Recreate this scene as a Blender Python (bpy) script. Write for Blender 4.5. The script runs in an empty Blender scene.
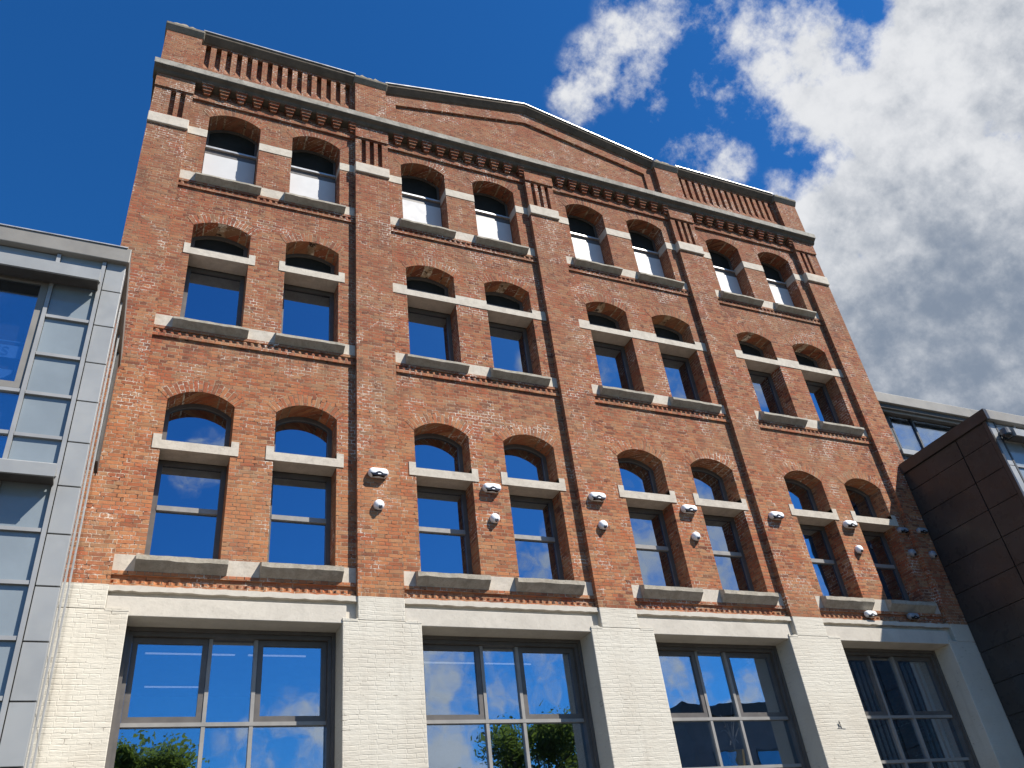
import bpy, bmesh, math, random
from math import radians, sin, cos, tan, pi
from mathutils import Vector, Matrix

random.seed(7)
scene = bpy.context.scene
COL = scene.collection

# ------------------------------------------------------------------ camera
cam_d = bpy.data.cameras.new("camera")
cam_d.sensor_fit = 'HORIZONTAL'
cam_d.sensor_width = 36.0
cam_d.lens = 840.6 / 1024 * 36.0
cam_d.clip_start = 0.1
cam_d.clip_end = 3000
cam = bpy.data.objects.new("camera", cam_d)
COL.objects.link(cam)
_y, _p, _r = radians(27.49), radians(34.58), radians(-7.60)
F = Vector((sin(_y) * cos(_p), cos(_y) * cos(_p), sin(_p)))
Rr = Vector((cos(_y), -sin(_y), 0))
Uu = Rr.cross(F)
RR = cos(_r) * Rr + sin(_r) * Uu
UU = -sin(_r) * Rr + cos(_r) * Uu
M = Matrix((RR, UU, -F)).transposed().to_4x4()
M.translation = Vector((-4.2406, -12.1645, 1.6529))
cam.matrix_world = M
scene.camera = cam

# ------------------------------------------------------------------ light
SUN_AZ, SUN_EL = 46.0, 50.0            # degrees right of the facade normal, elevation
sun_dir = Vector((sin(radians(SUN_AZ)) * cos(radians(SUN_EL)), -cos(radians(SUN_AZ)) * cos(radians(SUN_EL)), sin(radians(SUN_EL))))
sl = bpy.data.lights.new("sun", 'SUN')
sl.energy = 4.6
sl.angle = radians(0.5)
sl.color = (1.0, 0.94, 0.85)
so = bpy.data.objects.new("sun", sl)
COL.objects.link(so)
so.rotation_euler = sun_dir.to_track_quat('Z', 'Y').to_euler()

scene.view_settings.view_transform = 'Standard'
scene.view_settings.look = 'None'
scene.view_settings.gamma = 1
scene.view_settings.use_curve_mapping = False
scene.view_settings.exposure = 0.95

# ------------------------------------------------------------------ world: Nishita sky and procedural clouds
world = bpy.data.worlds.new("World")
scene.world = world
world.use_nodes = True
wt = world.node_tree
wt.nodes.clear()


class NT:
    """small helper to write node trees"""
    def __init__(self, tree):
        self.t = tree

    def n(self, kind, **kw):
        nd = self.t.nodes.new(kind)
        for k, v in kw.items():
            setattr(nd, k, v)
        return nd

    def put(self, sock, v):
        if isinstance(v, bpy.types.NodeSocket):
            self.t.links.new(v, sock)
        elif v is not None:
            sock.default_value = v

    def math(self, op, a, b=None, c=None, clamp=False):
        nd = self.n('ShaderNodeMath', operation=op, use_clamp=clamp)
        self.put(nd.inputs[0], a)
        if b is not None: self.put(nd.inputs[1], b)
        if c is not None: self.put(nd.inputs[2], c)
        return nd.outputs[0]

    def maprange(self, v, a, b, c=0.0, d=1.0, smooth=True):
        nd = self.n('ShaderNodeMapRange')
        nd.interpolation_type = 'SMOOTHSTEP' if smooth else 'LINEAR'
        self.put(nd.inputs['Value'], v)
        for nm, x in (('From Min', a), ('From Max', b), ('To Min', c), ('To Max', d)):
            self.put(nd.inputs[nm], x)
        return nd.outputs[0]

    def mix(self, f, a, b, mode='MIX'):
        nd = self.n('ShaderNodeMix', data_type='RGBA', blend_type=mode)
        self.put(nd.inputs[0], f)
        for s, v in ((nd.inputs[6], a), (nd.inputs[7], b)):
            if isinstance(v, tuple) and len(v) == 3: v = (*v, 1)
            self.put(s, v)
        return nd.outputs[2]

    def noise(self, vec, scale, detail=4, rough=0.55, dist=0.0):
        nd = self.n('ShaderNodeTexNoise')
        self.put(nd.inputs['Vector'], vec)
        nd.inputs['Scale'].default_value = scale
        nd.inputs['Detail'].default_value = detail
        nd.inputs['Roughness'].default_value = rough
        nd.inputs['Distortion'].default_value = dist
        return nd.outputs[0]

    def dot(self, vec, d):
        nd = self.n('ShaderNodeVectorMath', operation='DOT_PRODUCT')
        self.put(nd.inputs[0], vec)
        nd.inputs[1].default_value = d
        return nd.outputs['Value']


W = NT(wt)
tc = W.n('ShaderNodeTexCoord')
vec = tc.outputs['Generated']
sky = W.n('ShaderNodeTexSky')
sky.sky_type = 'NISHITA'
sky.sun_disc = False
sky.sun_elevation = radians(SUN_EL)
sky.sun_rotation = radians(180 - SUN_AZ)
sky.altitude = 200
sky.air_density = 1.0
sky.dust_density = 0.25
sky.ozone_density = 2.6
skysat = W.n('ShaderNodeHueSaturation')
skysat.inputs['Saturation'].default_value = 1.22
skysat.inputs['Value'].default_value = 1.0
wt.links.new(sky.outputs[0], skysat.inputs['Color'])

# cloud banks: (direction, inner radius deg, outer radius deg, weight)
BLOBS = [
    ((0.424, 0.383, 0.821), 0.3, 4.2, 0.62), ((0.391, 0.447, 0.804), 0.1, 3.2, 0.46), ((0.446, 0.421, 0.79), 0.1, 3.6, 0.50),
    ((0.481, 0.435, 0.761), 0.1, 3.8, 0.62), ((0.517, 0.464, 0.719), 0.1, 4.2, 0.60), ((0.38, 0.48, 0.791), 0.1, 2.6, 0.40),
    ((0.517, 0.323, 0.793), 0.5, 6.0, 0.78), ((0.567, 0.338, 0.751), 1.5, 5.4, 0.86), ((0.606, 0.354, 0.712), 1.5, 5.0, 0.92),
    ((0.53, 0.396, 0.75), 0.8, 3.6, 0.60),
    ((0.71, 0.22, 0.668), 4.0, 9.5, 1.5), ((0.70, 0.31, 0.643), 3.5, 8.5, 1.55), ((0.668, 0.40, 0.626), 1.0, 6.5, 1.25),
    ((0.738, 0.378, 0.559), 6.0, 11.5, 1.7), ((0.717, 0.46, 0.525), 6.0, 11.0, 1.8), ((0.79, 0.43, 0.439), 12.0, 20.0, 1.9),
    ((0.85, 0.2, 0.45), 12.0, 22.0, 1.0),
    # the opposite half of the sky, seen in the window glass
    ((0.362, -0.892, 0.255), 2.0, 8.0, 0.60), ((0.436, -0.816, 0.36), 2.0, 7.5, 0.66), ((0.486, -0.668, 0.563), 2.5, 7.5, 0.72),
    ((0.57, -0.62, 0.535), 3.0, 7.5, 0.78), ((0.60, -0.75, 0.27), 4.0, 12.0, 0.70), ((0.175, -0.963, 0.19), 1.0, 6.0, 0.55),
    ((0.60, -0.72, 0.40), 2.0, 7.0, 0.58), ((-0.22, -0.93, 0.42), 2.0, 7.0, 0.60), ((0.06, -0.88, 0.50), 0.5, 3.0, 0.42),
    ((0.74, -0.46, 0.49), 3.0, 9.0, 0.95), ((-0.45, -0.70, 0.52), 6.0, 20.0, 0.62), ((-0.7, 0.2, 0.3), 6.0, 22.0, 0.55),
]
acc = None
for d, ri, ro, w in BLOBS:
    d = Vector(d).normalized()
    m = W.maprange(W.dot(vec, d), cos(radians(ro)), cos(radians(ri)), 0.0, w)
    acc = m if acc is None else W.math('MAXIMUM', acc, m)


def cloud_noise(v):
    a = W.noise(v, 6.0, 12, 0.60, 0.0)
    b_ = W.noise(v, 19.0, 9, 0.64, 0.0)
    return W.math('ADD', W.math('MULTIPLY', a, 0.64), W.math('MULTIPLY', b_, 0.36))


def shifted(off):
    nd = W.n('ShaderNodeVectorMath', operation='ADD')
    wt.links.new(vec, nd.inputs[0]); nd.inputs[1].default_value = off
    return nd.outputs[0]


c0 = cloud_noise(vec)
c1 = cloud_noise(shifted(tuple(sun_dir * 0.022)))
dens = W.math('ADD', acc, W.math('MULTIPLY', W.math('SUBTRACT', c0, 0.50), 6.0))
alpha = W.maprange(dens, 0.28, 1.10)
alpha = W.math('MULTIPLY', alpha, W.maprange(acc, 0.02, 0.3))
# cloud brightness: white sunlit crowns, grey-blue bases
DARK = [((0.770, 0.45, 0.45), 3, 13, 0.95), ((0.667, 0.385, 0.642), 1, 5, 0.30), ((0.778, 0.40, 0.484), 2, 6, 0.55), ((0.72, 0.33, 0.61), 1, 5, 0.22),
        ((0.85, 0.25, 0.45), 4, 14, 0.6)]
dk = None
for d, ri, ro, w in DARK:
    m = W.maprange(W.dot(vec, Vector(d).normalized()), cos(radians(ro)), cos(radians(ri)), 0.0, w)
    dk = m if dk is None else W.math('MAXIMUM', dk, m)
relief = W.math('MULTIPLY', W.math('SUBTRACT', c1, c0), 3.2)
n3 = W.noise(vec, 4.6, 12, 0.63, 0.0)
dkf = W.math('ADD', W.math('MULTIPLY', dk, 0.60), W.math('MULTIPLY', W.math('SUBTRACT', n3, 0.40), 2.0))
dkf = W.math('ADD', dkf, relief)
# thin cloud edges stay bright
dkf = W.math('SUBTRACT', dkf, W.maprange(dens, 1.4, 0.4, 0.0, 0.28))
dkf = W.maprange(dkf, -0.16, 1.22)
ccol = W.mix(dkf, (0.61, 0.62, 0.64), (0.175, 0.215, 0.28))
bg_s = W.n('ShaderNodeBackground'); bg_s.inputs['Strength'].default_value = 0.05
wt.links.new(W.mix(1.0, skysat.outputs[0], (0.43, 1.08, 1.52), 'MULTIPLY'), bg_s.inputs['Color'])
bg_c = W.n('ShaderNodeBackground'); bg_c.inputs['Strength'].default_value = 0.68
wt.links.new(ccol, bg_c.inputs['Color'])
mxs = W.n('ShaderNodeMixShader')
wt.links.new(alpha, mxs.inputs[0]); wt.links.new(bg_s.outputs[0], mxs.inputs[1]); wt.links.new(bg_c.outputs[0], mxs.inputs[2])
wo = W.n('ShaderNodeOutputWorld')
wt.links.new(mxs.outputs[0], wo.inputs['Surface'])


# ------------------------------------------------------------------ materials
def new_mat(name):
    m = bpy.data.materials.new(name)
    m.use_nodes = True
    t = m.node_tree
    t.nodes.clear()
    N = NT(t)
    out = N.n('ShaderNodeOutputMaterial')
    b = N.n('ShaderNodeBsdfPrincipled')
    t.links.new(b.outputs[0], out.inputs[0])
    return m, N, b, out


def pos_uv(N):
    """wall coordinates: (x + y, z) so bricks run round corners"""
    g = N.n('ShaderNodeNewGeometry')
    s = N.n('ShaderNodeSeparateXYZ')
    N.t.links.new(g.outputs['Position'], s.inputs[0])
    c = N.n('ShaderNodeCombineXYZ')
    N.put(c.inputs[0], N.math('ADD', s.outputs[0], s.outputs[1]))
    N.put(c.inputs[1], s.outputs[2])
    return c.outputs[0], g.outputs['Position'], s


def ramp(N, f, stops):
    r = N.n('ShaderNodeValToRGB')
    cr = r.color_ramp
    while len(cr.elements) < len(stops):
        cr.elements.new(0.5)
    for e, (p, c) in zip(cr.elements, stops):
        e.position = p
        e.color = (*c, 1)
    N.put(r.inputs[0], f)
    return r.outputs[0]


def bump(N, b, h, strength, dist=0.01):
    bp = N.n('ShaderNodeBump')
    bp.inputs['Strength'].default_value = strength
    bp.inputs['Distance'].default_value = dist
    N.put(bp.inputs['Height'], h)
    N.t.links.new(bp.outputs[0], b.inputs['Normal'])


def brick_mat(name, use_uv=False, tint=1.0, w=0.225, h=0.066):
    m, N, b, _ = new_mat(name)
    uv, P, s = pos_uv(N)
    if use_uv:
        t = N.n('ShaderNodeTexCoord'); uv = t.outputs['UV']
    # slightly wobbly courses
    wob = N.n('ShaderNodeTexNoise'); N.put(wob.inputs['Vector'], P); wob.inputs['Scale'].default_value = 3.5; wob.inputs['Detail'].default_value = 3
    vm = N.n('ShaderNodeVectorMath', operation='MULTIPLY_ADD')
    N.t.links.new(wob.outputs['Color'], vm.inputs[0]); vm.inputs[1].default_value = (0.022, 0.018, 0); N.put(vm.inputs[2], uv)
    br = N.n('ShaderNodeTexBrick')
    br.offset = 0.5
    br.squash = 0.5
    br.squash_frequency = 2
    N.put(br.inputs['Vector'], vm.outputs[0])
    br.inputs['Color1'].default_value = (0, 0, 0, 1)
    br.inputs['Color2'].default_value = (1, 1, 1, 1)
    br.inputs['Mortar'].default_value = (0.5, 0.5, 0.5, 1)
    br.inputs['Scale'].default_value = 1.0
    br.inputs['Mortar Size'].default_value = 0.0065
    br.inputs['Mortar Smooth'].default_value = 0.35
    br.inputs['Bias'].default_value = 0.0
    br.inputs['Brick Width'].default_value = w
    br.inputs['Row Height'].default_value = h
    rnd = N.math('ADD', N.math('MULTIPLY', br.outputs['Color'], 1.0), 0.0)
    base = ramp(N, rnd, [(0.0, (0.13, 0.050, 0.034)), (0.16, (0.25, 0.075, 0.040)), (0.40, (0.36, 0.105, 0.048)),
                         (0.58, (0.34, 0.135, 0.068)), (0.76, (0.43, 0.170, 0.075)), (0.90, (0.39, 0.200, 0.102)), (1.0, (0.24, 0.140, 0.082))])
    # streaks of tone inside bricks and broad patches of redder / greyer masonry
    big = N.noise(P, 0.55, 5, 0.62, 0.6)
    med = N.noise(P, 2.6, 5, 0.65, 0.4)
    fine = N.noise(P, 38.0, 4, 0.7)
    st = N.n('ShaderNodeVectorMath', operation='MULTIPLY'); N.put(st.inputs[0], uv); st.inputs[1].default_value = (2.2, 15.0, 1.0)
    streak = N.noise(st.outputs[0], 1.6, 6, 0.72, 0.5)
    col = N.mix(N.maprange(big, 0.40, 0.68, 0.0, 0.5), base, (0.33, 0.195, 0.110))
    col = N.mix(N.maprange(streak, 0.52, 0.72, 0.0, 0.60), col, (0.44, 0.235, 0.120))
    col = N.mix(N.maprange(streak, 0.48, 0.30, 0.0, 0.75), col, (0.13, 0.045, 0.030))
    col = N.mix(N.maprange(med, 0.50, 0.72, 0.0, 0.55), col, (0.43, 0.095, 0.042))
    low = N.math('MULTIPLY', N.maprange(s.outputs[2], 12.5, 7.0), N.maprange(N.noise(P, 0.9, 4, 0.6, 0.4), 0.35, 0.62))
    low = N.math('MULTIPLY', low, N.maprange(s.outputs[0], 9.0, -4.0, 0.25, 1.0))
    col = N.mix(N.math('MULTIPLY', low, 0.5), col, (0.50, 0.215, 0.088))
    col = N.mix(N.maprange(fine, 0.45, 0.75, 0.0, 0.30), col, (0.16, 0.075, 0.05))
    # soot grows with height up the front
    soot = N.maprange(s.outputs[2], 7.0, 17.5, 0.0, 0.58)
    soot = N.math('MULTIPLY', soot, N.maprange(N.noise(P, 1.3, 5, 0.65, 0.5), 0.25, 0.7, 0.55, 1.0))
    col = N.mix(soot, col, (0.165, 0.066, 0.043))
    for zb_ in (6.70, 11.1, 14.75, 17.30):
        dz = N.math('SUBTRACT', zb_, s.outputs[2])
        zone = N.math('MULTIPLY', N.maprange(dz, 0.0, 0.03), N.maprange(dz, 0.9, 0.05))
        sv = N.n('ShaderNodeVectorMath', operation='MULTIPLY'); N.put(sv.inputs[0], P); sv.inputs[1].default_value = (5.0, 5.0, 0.35)
        run = N.maprange(N.noise(sv.outputs[0], 1.3, 5, 0.65, 0.2), 0.42, 0.68)
        col = N.mix(N.math('MULTIPLY', N.math('MULTIPLY', zone, run), 0.62), col, (0.10, 0.05, 0.036))
    # mortar: sandy, here and there white with lime bloom, elsewhere darkened for the shadow in deep joints
    bloom = N.maprange(N.noise(P, 1.25, 7, 0.76, 0.9), 0.49, 0.64)
    bloom = N.math('MULTIPLY', bloom, N.maprange(N.noise(P, 16.0, 4, 0.7), 0.36, 0.56))
    mort = N.mix(N.maprange(med, 0.35, 0.6), (0.42, 0.300, 0.195), (0.23, 0.145, 0.09))
    mort = N.mix(bloom, mort, (0.82, 0.76, 0.66))
    gap = N.maprange(N.noise(P, 9.0, 4, 0.7, 0.4), 0.54, 0.62)
    mort = N.mix(gap, mort, (0.05, 0.03, 0.025))
    col = N.mix(br.outputs['Fac'], col, mort)
    col = N.mix(N.math('MULTIPLY', bloom, N.maprange(N.noise(P, 30.0, 3, 0.7), 0.56, 0.64, 0.0, 0.75)), col, (0.74, 0.66, 0.56))
    tint *= 0.96
    if tint != 1.0:
        col = N.mix(1.0, col, (tint, tint, tint), 'MULTIPLY')
    N.put(b.inputs['Base Color'], col)
    b.inputs['Roughness'].default_value = 0.93
    b.inputs['Specular IOR Level'].default_value = 0.15
    hgt = N.math('ADD', N.math('MULTIPLY', br.outputs['Fac'], -1.0), N.math('MULTIPLY', fine, 0.55))
    hgt = N.math('ADD', hgt, N.math('MULTIPLY', rnd, 0.5))
    bump(N, b, hgt, 1.0, 0.011)
    return m


def painted_brick():
    m, N, b, _ = new_mat("white_painted_brick")
    uv, P, s = pos_uv(N)
    wob = N.n('ShaderNodeTexNoise'); N.put(wob.inputs['Vector'], P); wob.inputs['Scale'].default_value = 2.2; wob.inputs['Detail'].default_value = 4
    vm = N.n('ShaderNodeVectorMath', operation='MULTIPLY_ADD')
    N.t.links.new(wob.outputs['Color'], vm.inputs[0]); vm.inputs[1].default_value = (0.085, 0.06, 0); N.put(vm.inputs[2], uv)
    br = N.n('ShaderNodeTexBrick'); br.offset = 0.5; br.squash = 0.6; br.squash_frequency = 2
    N.put(br.inputs['Vector'], vm.outputs[0])
    br.inputs['Color1'].default_value = (0, 0, 0, 1); br.inputs['Color2'].default_value = (1, 1, 1, 1)
    br.inputs['Mortar Size'].default_value = 0.008; br.inputs['Mortar Smooth'].default_value = 0.8
    br.inputs['Brick Width'].default_value = 0.225; br.inputs['Row Height'].default_value = 0.066; br.inputs['Scale'].default_value = 1
    big = N.noise(P, 0.8, 5, 0.6, 0.4)
    fine = N.noise(P, 22.0, 5, 0.7)
    patch = N.maprange(N.noise(P, 1.7, 5, 0.65, 0.6), 0.40, 0.62)
    col = N.mix(N.maprange(big, 0.35, 0.7), (0.535, 0.505, 0.430), (0.480, 0.440, 0.365))
    col = N.mix(N.maprange(fine, 0.5, 0.78, 0.0, 0.35), col, (0.39, 0.355, 0.295))
    sv = N.n('ShaderNodeVectorMath', operation='MULTIPLY'); N.put(sv.inputs[0], P); sv.inputs[1].default_value = (4.0, 4.0, 0.4)
    run = N.maprange(N.noise(sv.outputs[0], 1.2, 5, 0.65, 0.3), 0.55, 0.75)
    col = N.mix(N.math('MULTIPLY', run, 0.28), col, (0.30, 0.27, 0.22))
    gapm = N.math('MULTIPLY', br.outputs['Fac'], N.maprange(N.noise(P, 6.5, 5, 0.75, 0.6), 0.575, 0.66))
    col = N.mix(N.math('MULTIPLY', gapm, 0.8), col, (0.15, 0.125, 0.095))
    chip = N.maprange(N.noise(P, 14.0, 5, 0.75, 0.3), 0.68, 0.72)
    col = N.mix(N.math('MULTIPLY', chip, 0.5), col, (0.33, 0.22, 0.15))
    N.put(b.inputs['Base Color'], col)
    b.inputs['Roughness'].default_value = 0.75
    jf = N.math('MULTIPLY', br.outputs['Fac'], N.maprange(patch, 0.0, 1.0, 0.12, 0.55))
    hgt = N.math('ADD', N.math('MULTIPLY', jf, -0.8), N.math('MULTIPLY', fine, 0.45))
    st = N.n('ShaderNodeVectorMath', operation='MULTIPLY'); N.put(st.inputs[0], uv); st.inputs[1].default_value = (3.0, 14.0, 1.0)
    hgt = N.math('ADD', hgt, N.math('MULTIPLY', N.noise(st.outputs[0], 1.2, 5, 0.65, 0.4), 1.3))
    hgt = N.math('ADD', hgt, N.math('MULTIPLY', br.outputs['Color'], 0.12))
    bump(N, b, hgt, 0.6, 0.010)
    return m


def stone(name, c1, c2, dirt=(0.12, 0.11, 0.09), dirt_amt=0.5, scale=6.0, rough=0.85, top_lichen=None):
    m, N, b, _ = new_mat(name)
    uv, P, s = pos_uv(N)
    n = N.noise(P, scale, 6, 0.65, 0.5)
    n2_ = N.noise(P, scale * 6, 5, 0.7)
    n3_ = N.noise(P, scale * 0.3, 4, 0.6, 0.5)
    col = N.mix(N.maprange(n, 0.35, 0.68), c1, c2)
    col = N.mix(N.math('MULTIPLY', N.maprange(n2_, 0.5, 0.75), dirt_amt), col, dirt)
    col = N.mix(N.math('MULTIPLY', N.maprange(n3_, 0.52, 0.72), dirt_amt * 0.6), col, dirt)
    if top_lichen:
        g = N.n('ShaderNodeNewGeometry'); sp = N.n('ShaderNodeSeparateXYZ'); N.t.links.new(g.outputs['Normal'], sp.inputs[0])
        col = N.mix(N.math('MULTIPLY', N.maprange(sp.outputs[2], 0.15, 0.6), N.maprange(n, 0.3, 0.55)), col, top_lichen)
    N.put(b.inputs['Base Color'], col)
    b.inputs['Roughness'].default_value = rough
    b.inputs['Specular IOR Level'].default_value = 0.2
    bump(N, b, N.math('ADD', n, N.math('MULTIPLY', n2_, 0.5)), 0.5, 0.012)
    return m


def plain(name, c, rough=0.5, metal=0.0, var=0.12, scale=3.0, spec=0.5, bmp=0.0):
    m, N, b, _ = new_mat(name)
    g = N.n('ShaderNodeNewGeometry')
    n = N.noise(g.outputs['Position'], scale, 5, 0.6, 0.3)
    d = tuple(max(0.0, x * (1 - var * 2)) for x in c)
    u = tuple(min(1.0, x * (1 + var)) for x in c)
    N.put(b.inputs['Base Color'], N.mix(N.maprange(n, 0.3, 0.7), d, u))
    N.put(b.inputs['Roughness'], N.maprange(N.noise(g.outputs['Position'], scale * 3, 4), 0.3, 0.7, max(0.02, rough - 0.06), min(1, rough + 0.08)))
    b.inputs['Metallic'].default_value = metal
    b.inputs['Specular IOR Level'].default_value = spec
    if bmp:
        bump(N, b, N.noise(g.outputs['Position'], scale * 2, 3), bmp, 0.01)
    return m


def glass_mat(name, tint=(0.55, 0.58, 0.6), refl=0.5, wav=0.02, rcol=(0.86, 0.92, 1.0)):
    """coated window glass: sees into the room and mirrors the sky"""
    m, N, b, out = new_mat(name)
    N.t.nodes.remove(b)
    tr = N.n('ShaderNodeBsdfTransparent'); tr.inputs[0].default_value = (*tint, 1)
    gl = N.n('ShaderNodeBsdfGlossy'); gl.inputs['Roughness'].default_value = 0.006; gl.inputs[0].default_value = (*rcol, 1)
    fr = N.n('ShaderNodeFresnel')
    bf = N.n('ShaderNodeNewGeometry')
    N.put(fr.inputs['IOR'], N.math('SUBTRACT', 1.5, N.math('MULTIPLY', bf.outputs['Backfacing'], 0.8333)))   # thin pane: no total reflection at its inner face
    f = N.math('ADD', N.math('MULTIPLY', fr.outputs[0], 1.0 - refl), refl, clamp=True)
    g = N.n('ShaderNodeNewGeometry')
    bp = N.n('ShaderNodeBump'); bp.inputs['Strength'].default_value = wav; bp.inputs['Distance'].default_value = 0.05
    N.put(bp.inputs['Height'], N.noise(g.outputs['Position'], 1.1, 2, 0.4))
    N.t.links.new(bp.outputs[0], gl.inputs['Normal'])
    mx = N.n('ShaderNodeMixShader')
    N.put(mx.inputs[0], f); N.t.links.new(tr.outputs[0], mx.inputs[1]); N.t.links.new(gl.outputs[0], mx.inputs[2])
    N.t.links.new(mx.outputs[0], out.inputs[0])
    return m


MT = {}
MT['brick'] = brick_mat("red_brick")
MT['brick_uv'] = brick_mat("arch_brick", use_uv=True)
MT['paint'] = painted_brick()
MT['lime'] = stone("pale_limestone", (0.528, 0.476, 0.400), (0.440, 0.392, 0.328), (0.240, 0.208, 0.168), 0.45)
MT['render'] = stone("painted_lintel", (0.528, 0.488, 0.420), (0.464, 0.428, 0.368), (0.320, 0.288, 0.240), 0.35, 3.0)
MT['sill'] = stone("weathered_sill_stone", (0.40, 0.36, 0.295), (0.30, 0.265, 0.21), (0.128, 0.120, 0.096), 0.6, 7.0)
MT['corn'] = stone("weathered_shaded_cornice_stone", (0.135, 0.108, 0.080), (0.090, 0.073, 0.055), (0.072, 0.064, 0.052), 0.6, 4.0, 0.9, (0.336, 0.320, 0.272))  # brown base darkened for the shade of the undersides; lichen on tops
MT['fillet'] = stone("sunlit_cornice_edge", (0.36, 0.335, 0.29), (0.23, 0.21, 0.18), (0.08, 0.075, 0.06), 0.7, 3.0, 0.9)  # sunlit front face, coloured lighter than the shade-darkened stone below
MT['cap'] = stone("mossy_cap_stone", (0.216, 0.188, 0.152), (0.160, 0.144, 0.112), (0.080, 0.072, 0.048), 0.6, 5.0, 0.95, (0.288, 0.264, 0.176))
MT['terra'] = brick_mat("dogtooth_brick", tint=1.12)
MT['flash'] = plain("zinc_flashing", (0.440, 0.448, 0.456), 0.4, 0.4)
MT['frame'] = plain("grey_window_frame", (0.101, 0.091, 0.083), 0.42, 0.0, 0.08, 4.0, 0.5)
MT['glass'] = glass_mat("window_glass", (0.34, 0.37, 0.38), 0.40, 0.10, (0.66, 0.80, 1.0))
MT['glass_gf'] = glass_mat("shop_glass", (0.86, 0.88, 0.90), 0.34, 0.09, (0.74, 0.86, 1.0))
MT['bar'] = plain("pale_grey_glazing_bar", (0.25, 0.24, 0.225), 0.4, 0.0, 0.06, 4.0)
MT['dkarch'] = plain("shaded_arch_head", (0.022, 0.022, 0.019), 0.75, 0, 0.1, 3.0, 0.15)  # near black stands for shade and soffit reflection in the arch heads
MT['blind'] = plain("white_blind", (0.50, 0.507, 0.515), 0.6, 0, 0.03, 2.0)
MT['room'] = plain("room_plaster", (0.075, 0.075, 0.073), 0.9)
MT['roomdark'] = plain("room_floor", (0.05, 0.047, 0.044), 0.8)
MT['slat'] = plain("blind_slat", (0.70, 0.72, 0.72), 0.7)
MT['alu'] = plain("light_aluminium_cladding", (0.285, 0.292, 0.290), 0.45, 0.1, 0.05, 1.5)
MT['alu_mull'] = plain("aluminium_mullion", (0.30, 0.302, 0.298), 0.4, 0.1, 0.05, 2.0)
MT['fascia'] = plain("grey_beige_fascia", (0.204, 0.192, 0.172), 0.55, 0.1, 0.07, 2.0)
MT['soffit'] = plain("dark_soffit", (0.06, 0.055, 0.05), 0.7)
MT['joint'] = plain("dark_joint", (0.05, 0.055, 0.06), 0.6)
MT['spandrel'] = plain("grey_spandrel_glass", (0.224, 0.260, 0.280), 0.08, 0.0, 0.05, 1.2, 0.6)
MT['dkpanel'] = plain("dark_grey_panel", (0.040, 0.0385, 0.0375), 0.30, 0.0, 0.10, 1.5, 0.4)
MT['dkfascia'] = plain("dark_grey_fascia", (0.046, 0.043, 0.041), 0.35, 0.1, 0.15, 2.0)
MT['glass_l'] = glass_mat("annex_glass", (0.80, 0.84, 0.88), 0.32, 0.04, (0.7, 0.84, 1.0))
MT['glass_side'] = glass_mat("annex_side_glass", (0.22, 0.25, 0.27), 0.40, 0.015, (0.95, 0.95, 0.95))
MT['white_p'] = plain("white_plastic", (0.80, 0.81, 0.82), 0.35, 0, 0.02)
MT['shaded_white_p'] = plain("shaded_white_plastic", (0.26, 0.27, 0.29), 0.4, 0, 0.02)  # white housings out of the sun: their shade is put into this grey
MT['black_p'] = plain("black_lens", (0.015, 0.015, 0.017), 0.18)
MT['grey_p'] = plain("grey_plastic", (0.10, 0.105, 0.115), 0.4)
MT['pave'] = stone("grey_paving", (0.105, 0.092, 0.074), (0.085, 0.074, 0.060), (0.055, 0.048, 0.040), 0.4, 1.5)
MT['asphalt'] = stone("asphalt", (0.055, 0.055, 0.056), (0.042, 0.042, 0.043), (0.03, 0.03, 0.03), 0.4, 3.0)
MT['bark'] = stone("tree_bark", (0.11, 0.085, 0.06), (0.07, 0.055, 0.04), (0.03, 0.025, 0.02), 0.6, 6.0)


def leaf_mat(name, c):
    m, N, b, out = new_mat(name)
    g_ = N.n('ShaderNodeNewGeometry')
    n_ = N.noise(g_.outputs['Position'], 0.9, 4, 0.6)
    col = N.mix(N.maprange(n_, 0.35, 0.65), tuple(x * 0.65 for x in c), tuple(x * 1.35 for x in c))
    N.put(b.inputs['Base Color'], col); b.inputs['Roughness'].default_value = 0.55
    t_ = N.n('ShaderNodeBsdfTranslucent'); N.put(t_.inputs[0], N.mix(0.5, col, (0.20, 0.26, 0.03)))
    mx_ = N.n('ShaderNodeMixShader'); mx_.inputs[0].default_value = 0.5
    N.t.links.new(b.outputs[0], mx_.inputs[1]); N.t.links.new(t_.outputs[0], mx_.inputs[2]); N.t.links.new(mx_.outputs[0], out.inputs[0])
    return m


MT['leaf'] = leaf_mat("yellow_green_leaves", (0.10, 0.15, 0.03))  # lighter, yellower foliage colour
MT['leaf_d'] = leaf_mat("deep_green_leaves", (0.065, 0.105, 0.028))
MT['opp'] = plain("grey_render_wall", (0.22, 0.22, 0.225), 0.8, 0, 0.08, 0.6)
MT['opp_roof'] = plain("dark_roof_sheet", (0.06, 0.065, 0.07), 0.5)
MT['yellow'] = plain("yellow_ceramic", (0.62, 0.40, 0.045), 0.3)
MT['wire'] = plain("pale_wire", (0.55, 0.52, 0.48), 0.5)
MT['letters'] = plain("dark_blue_letters", (0.07, 0.17, 0.36), 0.6)
MT['paleblue'] = plain("pale_blue_surface", (0.16, 0.34, 0.62), 0.6, 0, 0.05)


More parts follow.
